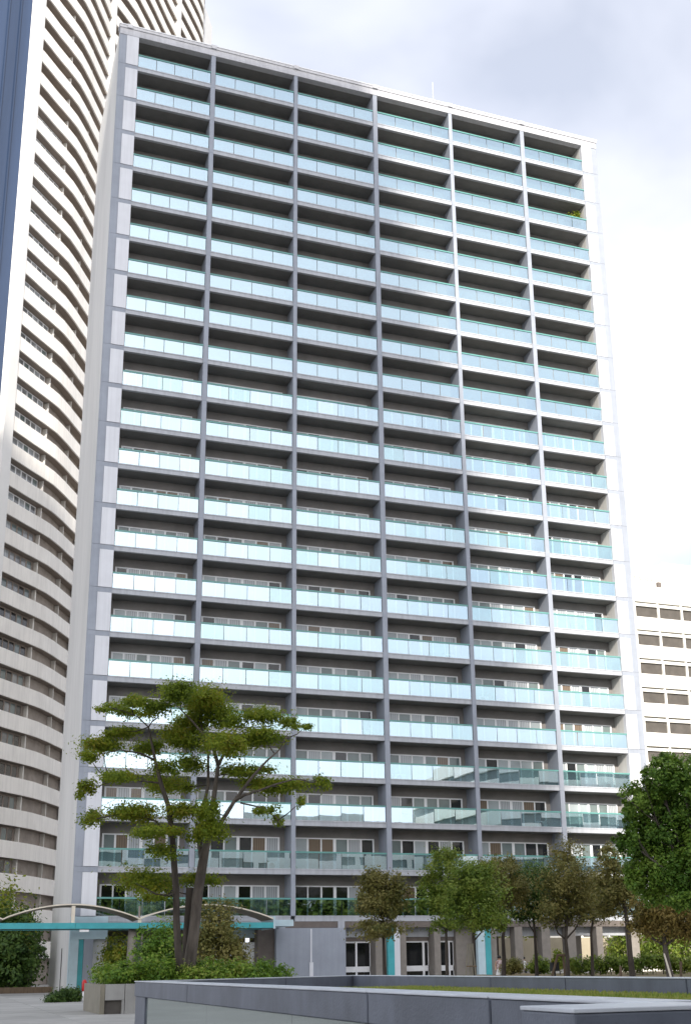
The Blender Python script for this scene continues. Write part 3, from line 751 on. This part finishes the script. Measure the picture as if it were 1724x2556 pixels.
bx('rear_panel', PX0 + .15, PX1, PY1 - .14, PY1, 0, PH - .02, M['planter'], PT)
bx('soil', PX0 + .15, PX1, PY0 + .15, PY1 - .15, .2, PH - .1, M['soil'], PT)
hg = []
for i in range(18):
    x = PX0 + .40 + i * .31
    for y in (PY0 + .35, PY0 + 1.5, PY0 + 2.7):
        hg.append(((x + RNG.normal() * .1, y, PH + .18 + RNG.normal() * .06), (.42, .5, .40 + .08 * RNG.random())))
H = thing('hedge', 'bright green clipped hedge filling the stone planter', 'hedge', (PX0, PY0, PH))
H.location = (0, 0, 0)
leaves('foliage', hg, 24000, .055, L['hedge'], H, sub=14, spread=.28)
hst = MB()
for i in range(19): hst.tube([(PX0 + .6 + i * .3, PY0 + 1.2, PH - .15), (PX0 + .62 + i * .3, PY0 + 1.1, PH + .3)], [.03, .015], 5)
kind(hst.build('stems', M['barkdark'], H), 'stuff')

TD = 38.6
LT = thing('layered_tree', 'tall layered maple with three trunks rising out of the planter hedge', 'tree', (0, 0, 0))
LIMB = []
def px(pts, D, dd=None):
    q = [at(u, v, D + (dd[i] if dd else 0)) for i, (u, v) in enumerate(pts)]
    for a, b in zip(q[:-1], q[1:]): LIMB.extend([a.lerp(b, t_) for t_ in (0, .33, .67)])
    return q
tr = MB()
tr.tube(px([(473, 2440), (474, 2402), (484, 2330), (494, 2230), (507, 2150), (520, 2090), (535, 1985), (545, 1910), (575, 1850), (600, 1800)], TD), [.215, .195, .175, .165, .155, .105, .08, .06, .035, .015], 10)
tr.tube(px([(506, 2152), (499, 2110), (505, 2030), (520, 1960), (520, 1880), (500, 1800), (490, 1740)], TD, [0, .2, .4, .5, .5, .4, .3]), [.11, .085, .065, .05, .038, .025, .012], 8)
tr.tube(px([(520, 2090), (551, 2055), (585, 2000), (629, 1940), (665, 1900), (696, 1873), (720, 1830)], TD, [0, -.2, -.4, -.7, -.9, -1.1, -1.3]), [.085, .078, .065, .05, .035, .022, .01], 8)
tr.tube(px([(585, 2000), (610, 1984), (650, 1972), (687, 1958), (733, 1945), (790, 1948)], TD, [-.4, -.6, -.9, -1.1, -1.3, -1.5]), [.06, .05, .04, .032, .022, .01], 7)
tr.tube(px([(600, 2004), (650, 2015), (690, 2040), (702, 2064)], TD, [-.4, -.6, -.8, -.9]), [.03, .025, .018, .008], 6)
tr.tube(px([(545, 1910), (530, 1860), (480, 1800), (440, 1760)], TD, [0, -.3, -.6, -.8]), [.07, .05, .03, .012], 7)
tr2 = MB()
tr2.tube(px([(449, 2440), (447, 2402), (441, 2300), (440, 2227), (434, 2140), (430, 2080), (420, 2010), (402, 1955), (388, 1898), (371, 1815), (384, 1795)], TD - .6), [.13, .12, .11, .105, .10, .09, .08, .07, .05, .03, .012], 9)
tr2.tube(px([(388, 1898), (350, 1880), (300, 1872), (240, 1885)], TD - .6, [0, -.3, -.6, -.8]), [.04, .03, .02, .008], 6)
tr2.tube(px([(371, 1815), (345, 1790), (310, 1775), (270, 1765)], TD - .6, [0, .2, .4, .5]), [.025, .02, .014, .006], 6)
tr2.tube(px([(402, 1955), (360, 1950), (310, 1945), (260, 1955)], TD - .6, [0, .3, .6, .8]), [.035, .028, .02, .008], 6)
tr2.tube(px([(432, 2095), (390, 2050), (330, 2030), (250, 2040)], TD - .6, [0, -.2, -.5, -.7]), [.04, .03, .02, .008], 6)
tr2.tube(px([(440, 2227), (420, 2235), (390, 2232), (340, 2205)], TD - .6, [0, -.2, -.4, -.7]), [.035, .03, .022, .01], 6)
tr3 = MB()
tr3.tube(px([(462, 2440), (466, 2400), (468, 2330), (472, 2270), (474, 2216)], TD + .35), [.16, .15, .14, .13, .12], 9)
tr.build('trunk', M['bark'], LT, smooth=True); tr2.build('trunk', M['barkdark'], LT, smooth=True); tr3.build('trunk', M['barkdark'], LT, smooth=True)
pads = [(450, 1728, 62, 26), (520, 1742, 60, 30), (395, 1768, 45, 16), (290, 1764, 45, 15), (335, 1748, 42, 12), (310, 1826, 45, 14), (258, 1862, 66, 17), (220, 1886, 32, 15),
        (370, 1866, 48, 18), (450, 1838, 58, 26), (485, 1800, 50, 30), (300, 1937, 50, 17), (222, 1962, 26, 22), (430, 1957, 55, 22), (325, 2022, 70, 20), (228, 2040, 32, 18), (450, 2022, 48, 22),
        (540, 1772, 55, 26), (650, 1780, 56, 18), (725, 1803, 25, 20), (765, 1812, 18, 8), (660, 1838, 66, 20), (545, 1852, 62, 28), (610, 1921, 62, 14), (720, 1957, 80, 16), (632, 1952, 50, 14),
        (798, 1951, 22, 15), (752, 2000, 11, 16), (662, 2022, 30, 12), (690, 2044, 15, 18), (520, 2018, 36, 30), (400, 2072, 66, 13), (530, 2076, 50, 26), (352, 2197, 74, 27), (498, 2190, 48, 16),
        (388, 2236, 34, 9), (400, 2122, 46, 22, .5), (470, 1900, 45, 24, .7), (580, 1800, 50, 22, .8), (420, 1910, 50, 18, .6)]
cl, BR = [], []
for p in pads:
    D = TD + RNG.normal() * .9; wt = p[4] if len(p) > 4 else 1
    pc = at(p[0], p[1], D); nb = min(LIMB, key=lambda w: (w - pc).length + max(0, w.z - pc.z) * 2)
    md = nb.lerp(pc, .5) + Vector((RNG.normal() * .05, RNG.normal() * .05, -.06))
    BR.append((nb, md, pc))
    for q in range(5):
        ox, oy = (RNG.uniform(-.75, .75), RNG.uniform(-.6, .6)) if q else (0, 0)
        c = at(p[0] + ox * p[2], p[1] + oy * p[3] + abs(ox) * p[3] * .5, D + RNG.normal() * .5); k = D / F_PX
        f_ = .85 if q == 0 else RNG.uniform(.45, .78)
        cl.append(((c.x, c.y, c.z), (p[2] * k * f_, p[2] * k * f_, p[3] * k * f_ * .95), wt))
leaves('crown', cl, 88000, .046, L['maple'], LT, sub=16, spread=.50, shell=.2)
tw = MB()
for nb, md, pc in BR: tw.tube([nb, md, pc], [.024, .018, .007], 5, cap=False)
for c, r, *_ in cl[::2]:
    for q in range(3):
        a = RNG.uniform(0, 6.28); e = Vector(c) + Vector((math.cos(a) * r[0] * .8, math.sin(a) * r[1] * .8, RNG.normal() * r[2] * .3))
        tw.tube([Vector(c) - Vector((0, 0, r[2] * .6)), Vector(c), e], [.018, .014, .005], 4, cap=False)
kind(tw.build('twigs', M['barkdark'], LT), 'stuff')

# ------------------------------------------------------------------ trees on the right
def tree(name, label, base_px, D, trunk, crowns, lm, n, size, bark='barkdark', rad=.09, zb=0, limbs=4, sub=30, spread=.26, shell=.45, grow=1.22, dens=1.25, limbk=1.0):
    """trunk: list of photo pixels from the foot up; crowns: (u, v, half width, half height)"""
    t_ = thing(name, label, 'tree', (0, 0, 0))
    P = [at(u, v, D) for u, v in trunk]; foot = P[0].copy(); foot.z = zb - .05
    P = [foot] + P; rr = [rad * 1.25] + [rad * (1 - .65 * i / (len(P) - 1)) for i in range(len(P) - 1)]
    m_ = MB().tube(P, rr, 8); cl = []
    for c_ in crowns:
        dd = D + RNG.normal() * .35; c = at(c_[0], c_[1], dd); k = dd / F_PX * 1.02
        cl.append(((c.x, c.y, c.z), (c_[2] * k * grow, c_[2] * k * grow, c_[3] * k * grow), c_[4] if len(c_) > 4 else 1))
        s = P[-2] if len(P) > 2 else P[-1]
        mid = s.lerp(c, .5) + Vector((RNG.normal() * .06, RNG.normal() * .06, -.1))
        m_.tube([P[-1 if c.z > P[-1].z + .5 else -2], mid, c], [rad * .45 * limbk, rad * .33 * limbk, rad * .14 * limbk], 6)
        for q in range(limbs):
            a = RNG.uniform(0, 6.28); e = c + Vector((math.cos(a) * c_[2] * k * .75, math.sin(a) * c_[2] * k * .75, RNG.uniform(-.3, .7) * c_[3] * k))
            m_.tube([mid.lerp(c, .5), e], [rad * .18 * limbk, .006], 4, cap=False)
    m_.build('trunk', M[bark], t_, smooth=True)
    leaves('crown', cl, int(n * dens), size * .92, lm, t_, sub=sub, spread=spread, shell=shell)
    return t_
tree('small_tree', 'small bronze green tree alone before the dark shop windows', None, 46, [(960, 2440), (958, 2390), (957, 2350), (956, 2300)],
     [(950, 2205, 48, 30), (975, 2230, 40, 34), (925, 2240, 38, 28), (955, 2265, 50, 22), (940, 2186, 28, 16), (950, 2320, 62, 18, .8)], L['bronze'], 9500, .06, rad=.08)
tree('small_tree', 'slim dark green tree left of the bright green one', None, 50, [(1116, 2440), (1114, 2390), (1113, 2330), (1112, 2280)],
     [(1115, 2150, 34, 34), (1085, 2200, 32, 34), (1090, 2245, 42, 28), (1130, 2255, 36, 30), (1115, 2310, 38, 14, .7)], L['green'], 8000, .06, rad=.08)
tree('small_tree', 'bright green bushy tree beside the pale blue column', None, 45, [(1184, 2445), (1182, 2400), (1181, 2350), (1183, 2318)],
     [(1165, 2195, 56, 42), (1200, 2235, 58, 48), (1140, 2235, 46, 40), (1175, 2275, 60, 36), (1215, 2290, 48, 34), (1180, 2170, 46, 24)], L['green'], 15000, .055, rad=.07)
tree('small_tree', 'brown tinged tree between the bright green and the darkest tree', None, 51, [(1256, 2440), (1257, 2390), (1254, 2340), (1262, 2300)],
     [(1245, 2185, 50, 36), (1270, 2220, 48, 40), (1235, 2240, 44, 34), (1250, 2160, 40, 18)], L['bronze'], 10000, .055, rad=.11)
tree('small_tree', 'darkest green tree with a straight trunk before the stone pillars', None, 53, [(1339, 2436), (1337, 2390), (1334, 2330), (1330, 2290)],
     [(1325, 2200, 58, 42), (1350, 2240, 54, 38), (1300, 2245, 46, 40), (1335, 2180, 50, 26), (1310, 2280, 40, 18)], L['deep'], 13000, .06, rad=.09)
tree('small_tree', 'brown topped tree with forked trunk at the support frame', None, 49, [(1416, 2440), (1415, 2390), (1411, 2345), (1414, 2300)],
     [(1412, 2140, 38, 38), (1420, 2190, 56, 38), (1390, 2225, 46, 32), (1445, 2220, 44, 36), (1410, 2265, 62, 26), (1380, 2300, 40, 16, .5), (1455, 2280, 38, 20, .6)], L['bronze'], 13000, .055, rad=.10)
tree('small_tree', 'thin brownish tree with narrow upright trunk left of the leaning one', None, 53, [(1478, 2436), (1477, 2390), (1474, 2330), (1480, 2290)],
     [(1475, 2215, 42, 34), (1500, 2240, 40, 30), (1480, 2265, 52, 26), (1455, 2250, 34, 26)], L['bronze'], 8500, .055, rad=.08)
tree('small_tree', 'leaning dark trunked tree with small brown crown by the big tree', None, 47, [(1578, 2440), (1572, 2390), (1566, 2320), (1556, 2250), (1545, 2200)],
     [(1522, 2150, 30, 34), (1535, 2200, 36, 36), (1560, 2230, 36, 30), (1520, 2260, 40, 24, .7), (1590, 2290, 34, 24, .5)], L['bronze'], 8000, .055, rad=.12)
tree('small_tree', 'rust coloured spreading tree at the right edge of the bank', None, 42, [(1672, 2440), (1664, 2400), (1658, 2360), (1655, 2330)],
     [(1620, 2270, 46, 30), (1670, 2280, 56, 34), (1700, 2250, 44, 34), (1650, 2315, 62, 22), (1710, 2310, 40, 30), (1610, 2310, 36, 20)], L['rust'], 13000, .055, bark='bark', rad=.12)
bt = tree('broad_tree', 'big dense dark green tree crowding the right edge', None, 33, [(1790, 2445), (1780, 2350), (1765, 2250), (1740, 2150)],
     [(1640, 1935, 52, 50), (1700, 1940, 70, 60), (1600, 1990, 62, 40), (1670, 2010, 80, 55), (1580, 2030, 44, 40), (1620, 2080, 70, 50), (1700, 2090, 80, 60), (1565, 2100, 42, 34),
      (1620, 2150, 70, 46), (1690, 2180, 80, 56), (1600, 2190, 50, 36), (1740, 2000, 80, 80), (1760, 2130, 80, 90), (1660, 1895, 36, 18), (1640, 2225, 60, 34), (1710, 2240, 60, 30)], L['dense'], 62000, .050, bark='bark', rad=.28, sub=60, spread=.17, grow=.95, dens=1.2, limbk=.35)

# raised bank, hedge, posts and supports
bk = MB(); n_ = 30
for i in range(n_ + 1):
    for j in range(12):
        x = -2 + i * 1.3; y = -36 + j * 2.6
        s = min(1, max(0, (x - .5) / 4)) * min(1, (j) / 1.5) * min(1, (11 - j) / 1.5)
        bk.v.append((x, y, -.02 + .74 * s + .05 * math.sin(x * 1.1 + y * .7) * s))
for i in range(n_):
    for j in range(11):
        bk.f.append((i * 12 + j, (i + 1) * 12 + j, (i + 1) * 12 + j + 1, i * 12 + j + 1))
kind(bk.build('earth_bank', M['soil'], smooth=True), 'structure')
hb = []
for i in range(26):
    c = at(1418 + i * 13, 2408 - (4 if i > 12 else 0) + RNG.normal() * 2, 57); hb.append(((c.x, c.y, c.z), (.40, .5, .36)))
H2 = thing('hedge', 'low dark green hedge along the bank below the pillars', 'hedge')
leaves('foliage', hb, 12000, .06, L['green'], H2, sub=14)
hs = MB()
for c, *_ in hb[::2]: hs.tube([(c[0], c[1], .4), (c[0] + .02, c[1], c[2])], [.03, .015], 5)
kind(hs.build('stems', M['barkdark'], H2), 'stuff')
def shrub(label, u, v, D, w, h, lm, n, group=None, zb=None):
    c = at(u, v, D); t_ = thing('shrub', label, 'shrub', (0, 0, 0), group)
    k = D / F_PX
    leaves('foliage', [((c.x, c.y, c.z), (w * k, w * k, h * k)), ((c.x - w * k * .5, c.y, c.z - h * k * .3), (w * k * .7, w * k * .7, h * k * .7)), ((c.x + w * k * .5, c.y + .2, c.z - h * k * .2), (w * k * .7, w * k * .7, h * k * .7))], n, .065, lm, t_)
    b = c.copy(); b.z = 0
    MB().tube([b, c], [.05, .02], 5).build('stem', M['barkdark'], t_)
    return t_
shrub('olive green shrub between the two left pillars', 1275, 2412, 62, 28, 18, L['bronze'], 2500)
shrub('round green shrub behind the straight dark trunk', 1345, 2408, 63, 30, 20, L['green'], 2500)
shrub('yellow green shrub beside the black box post', 1395, 2395, 60, 14, 22, L['lime'], 1500)
# greenery seen through the pillars
for (u, v, D, w, h, lb) in [(1300, 2360, 110, 60, 50, 'pale green tree seen between the pillars'), (1590, 2345, 108, 60, 60, 'green tree seen beyond the right pillar'),
                           (1700, 2350, 104, 70, 60, 'green tree beyond the rust coloured one')]:
    tree('garden_tree', lb, None, D, [(u, v + 60), (u, v + 30)], [(u, v, w, h), (u - w * .5, v + 8, w * .6, h * .7), (u + w * .5, v + 5, w * .6, h * .7)], L['lime' if u < 1500 else 'green'], 6000, .13, rad=.16)
gw = bx('garden_wall', 4, 75, 22, 22.4, 0, 3.4, M['beige']); tag(gw, 'long beige garden wall behind the pillars', 'wall')
gw = bx('garden_wall', 20, 75, 14, 14.3, 0, 1.3, M['tower']); tag(gw, 'low white garden wall behind the right pillars', 'wall')
# tree support frame and small posts
sf = thing('tree_support', 'dark timber support frame around the forked tree', 'tree support')
p1, p2, p3, p4 = at(1376, 2440, 50), at(1391, 2384, 50), at(1404, 2384, 50), at(1410, 2440, 50)
MB().tube([p1, p2], .05, 7).build('post', M['wood'], sf); MB().tube([p4, p3], .05, 7).build('post', M['wood'], sf)
MB().tube([at(1388, 2384.5, 50), at(1412, 2384, 50)], .055, 7).build('crossbar', M['wood'], sf)
sf = thing('tree_support', 'pale bamboo stakes tied round the bright green tree', 'tree support')
for u in (1162, 1172, 1180, 1188): MB().tube([at(u, 2446, 44.6), at(1172 + (u - 1174) * .45, 2355, 44.6)], .028, 6).build('stake', M['planterend'], sf)
MB().tube([at(1163, 2412, 44.4), at(1189, 2412, 44.4)], .03, 6).build('crossbar', M['wood'], sf)
sf = MB().tube([at(1674, 2442, 41.5), at(1662, 2400, 41.5), at(1656, 2380, 41.5)], [.035, .03, .025], 7).build('stake', M['canopy']); tag(sf, 'pale leaning stake tied to the rust coloured tree', 'stake')
for i, (u, v0, v1, lb) in enumerate([(1548, 2412, 2440, 'short brown post left of the leaning trunk'), (1698, 2400, 2440, 'taller thin brown post at the right edge')]):
    o = MB().tube([at(u, v1, 45), at(u, v0, 45)], .05, 7).build('post', M['wood']); tag(o, lb, 'post')
bp = thing('utility_box', 'small black box on a post by the timber frame', 'utility box')  # black utility box on a post
c = at(1383, 2414, 52)
b_ = MB().box(-.16, .16, -.12, .12, -.16, .16); b_.build('box', M['black'], bp, c); MB().tube([(c.x, c.y, .3), (c.x, c.y, c.z - .15)], .04, 6).build('post', M['black'], bp)
MB().box(-.18, .18, -.14, .14, .162, .19).build('lid', M['black'], bp, c)

# ------------------------------------------------------------------ people far back by the pillars
def person(label, foot, face, h, top, bottom, skirt):
    t_ = thing('person', label, 'person', foot, None, face)
    k = h / 1.62
    V = [(0, 0, .92), (0, 0, 1.12), (0, 0, 1.32), (0, .0, 1.42), (0, -.02, 1.52),
         (.10, 0, .88), (.11, -.05, .48), (.11, .02, .08), (.11, -.12, .03),
         (-.10, 0, .88), (-.11, .06, .48), (-.11, .12, .08), (-.11, .0, .03),
         (.17, 0, 1.33), (.22, .02, 1.08), (.20, -.12, .88), (-.17, 0, 1.33), (-.22, .0, 1.08), (-.18, -.16, .90)]
    E_ = [(0, 1), (1, 2), (2, 3), (3, 4), (0, 5), (5, 6), (6, 7), (7, 8), (0, 9), (9, 10), (10, 11), (11, 12), (2, 13), (13, 14), (14, 15), (2, 16), (16, 17), (17, 18)]
    Rr = [.12, .10, .11, .05, .085, .085, .055, .04, .03, .085, .055, .04, .03, .05, .035, .028, .05, .035, .028]
    me = bpy.data.meshes.new('body'); me.from_pydata([tuple(c * k for c in v) for v in V], E_, []); me.materials.append(M['skin'])
    o = link('body', me, t_); sk = o.modifiers.new('skin', 'SKIN')
    for i, r in enumerate(Rr): me.skin_vertices[0].data[i].radius = (r * k, r * k)
    me.skin_vertices[0].data[0].use_root = True
    ss = o.modifiers.new('sub', 'SUBSURF'); ss.levels = 2; ss.render_levels = 2
    MB().lathe([(.02, 1.50), (.085, 1.50), (.105, 1.54), (.108, 1.58), (.085, 1.63), (.03, 1.655)], 14).build('hair', M['hair'], t_, smooth=True).scale = (k, k, k)
    MB().lathe([(.135, .90), (.13, 1.0), (.135, 1.15), (.155, 1.3), (.12, 1.39), (.06, 1.41)], 16).build('shirt', top, t_, smooth=True).scale = (k * 1.1, k * .85, k)
    if skirt: MB().lathe([(.26, .42), (.22, .62), (.17, .85), (.14, .96)], 18).build('skirt', bottom, t_, smooth=True).scale = (k, k * .9, k)
    else:
        q = MB(); q.tube([(.10, 0, .9), (.11, -.05, .48), (.11, .02, .1)], [.10, .075, .065], 10); q.tube([(-.10, 0, .9), (-.11, .06, .48), (-.11, .12, .1)], [.10, .075, .065], 10)
        q.build('trousers', bottom, t_, smooth=True).scale = (k, k, k)
    for s_ in (-1, 1): MB().box(-.01, .01, -.005, .01, -.006, .006).build('eye', M['hair'], t_, (s_ * .032 * k, -.098 * k, 1.53 * k))
    MB().box(-.008, .008, -.02, .01, -.018, .012).build('nose', M['skin'], t_, (0, -.10 * k, 1.505 * k))
    return t_
f_ = at(1247, 2437, 62); person('person with dark hair in patterned blouse and white skirt beside a brown trunk', (f_.x, f_.y, 0.1), R(-35), 1.56, M['blouse'], M['cloth'], True)
f_ = at(1308, 2437, 82); person('person in white shirt and dark trousers far back between the pillars', (f_.x, f_.y, 0), R(20), 1.68, M['cloth'], M['darkcloth'], False)

# ------------------------------------------------------------------ left: shrub, marker post, background greenery
s_ = thing('shrub', 'low dark shrub mound on the pale paving by the red post', 'shrub')
leaves('foliage', [((-15.75, -20.2, .24), (.6, .45, .26)), ((-15.3, -20.1, .28), (.45, .4, .28)), ((-16.15, -20.3, .15), (.4, .35, .18))], 5000, .05, L['deep'], s_)
MB().tube([(-15.7, -20.2, 0), (-15.7, -20.2, .25)], [.05, .02], 5).build('stem', M['barkdark'], s_)
rp = thing('marker_post', 'small red topped white post beside the planter end', 'post', (-14.95, -20.4, .03))
MB().tube([(0, 0, 0), (0, 0, .42)], .07, 12).build('base', M['whitep'], rp, smooth=True)
MB().lathe([(.085, .42), (.10, .46), (.10, .78), (.06, .86), (.02, .88)], 14).build('cap', M['red'], rp, smooth=True)
def bgtree(label, x, y, h, r, lm, n, sz=.14, low=.2):
    t_ = thing('tree', label, 'tree', (x, y, 0))
    MB().tube([(0, 0, 0), (.1, 0, h * .4), (0, 0, h * .8)], [.2, .15, .05], 7).build('trunk', M['barkdark'], t_)
    leaves('crown', [((0, 0, h * .62), (r, r, h * .36)), ((r * .5, -.5, h * .42), (r * .7, r * .7, h * .3)), ((-r * .5, -.4, h * .4), (r * .7, r * .7, h * .3)), ((0, -.6, h * low), (r, r * .8, h * .2))], n, sz, lm, t_)
bgtree('yellow green tree left of the tower below the curved balconies', -17.6, 14, 8.3, 2.2, L['lime'], 8000)
bgtree('dark green tree under the left end of the canopy', -16.4, 9, 5.4, 1.7, L['deep'], 7000)
bgtree('deep green tree in the passage left of the tower', -18.6, 11, 5.8, 1.8, L['deep'], 7000)
bgtree('dark green tree far back in the left passage', -15.2, 22, 6.6, 2.0, L['deep'], 6000)
bgtree('green tree behind the canopy beam left of the maple trunks', -9.6, -7.5, 3.9, 1.5, L['hedge'], 8000, .085)
bgtree('yellow green tree before the lobby glass', -11.0, -2.0, 3.6, 1.0, L['lime'], 3500, .08, .6)
bgtree('olive bushy tree right of the maple trunks under the canopy', -6.6, -8.6, 5.0, 1.35, L['bronze'], 11000, .08)
pw = bx('passage_wall', -24, -13.6, 26, 26.4, 0, 3.6, M['brown']); tag(pw, 'dark brown wall at the end of the left passage', 'wall')
pw = bx('passage_kerb', -24, -14.0, 4.0, 4.35, 0, .35, M['wood']); tag(pw, 'low brown kerb across the left passage', 'kerb')

# potted plant on the top right balcony
pp = thing('potted_plant', 'lime green potted plant on a high balcony at the right end', 'plant', (24.3, .75, zs(3)))
MB().lathe([(.14, 0), (.20, .36), (.21, .38), (.19, .38)], 12).build('pot', M['pot'], pp, smooth=True)
MB().tube([(0, 0, .3), (.1, 0, 1.0), (.3, 0, 1.5)], [.03, .025, .015], 6).build('stem', M['barkdark'], pp)
leaves('foliage', [((-.2, -.1, 1.35), (.9, .4, .40)), ((.5, 0, 1.6), (.3, .35, .6))], 1800, .075, L['lime'], pp, sub=10)
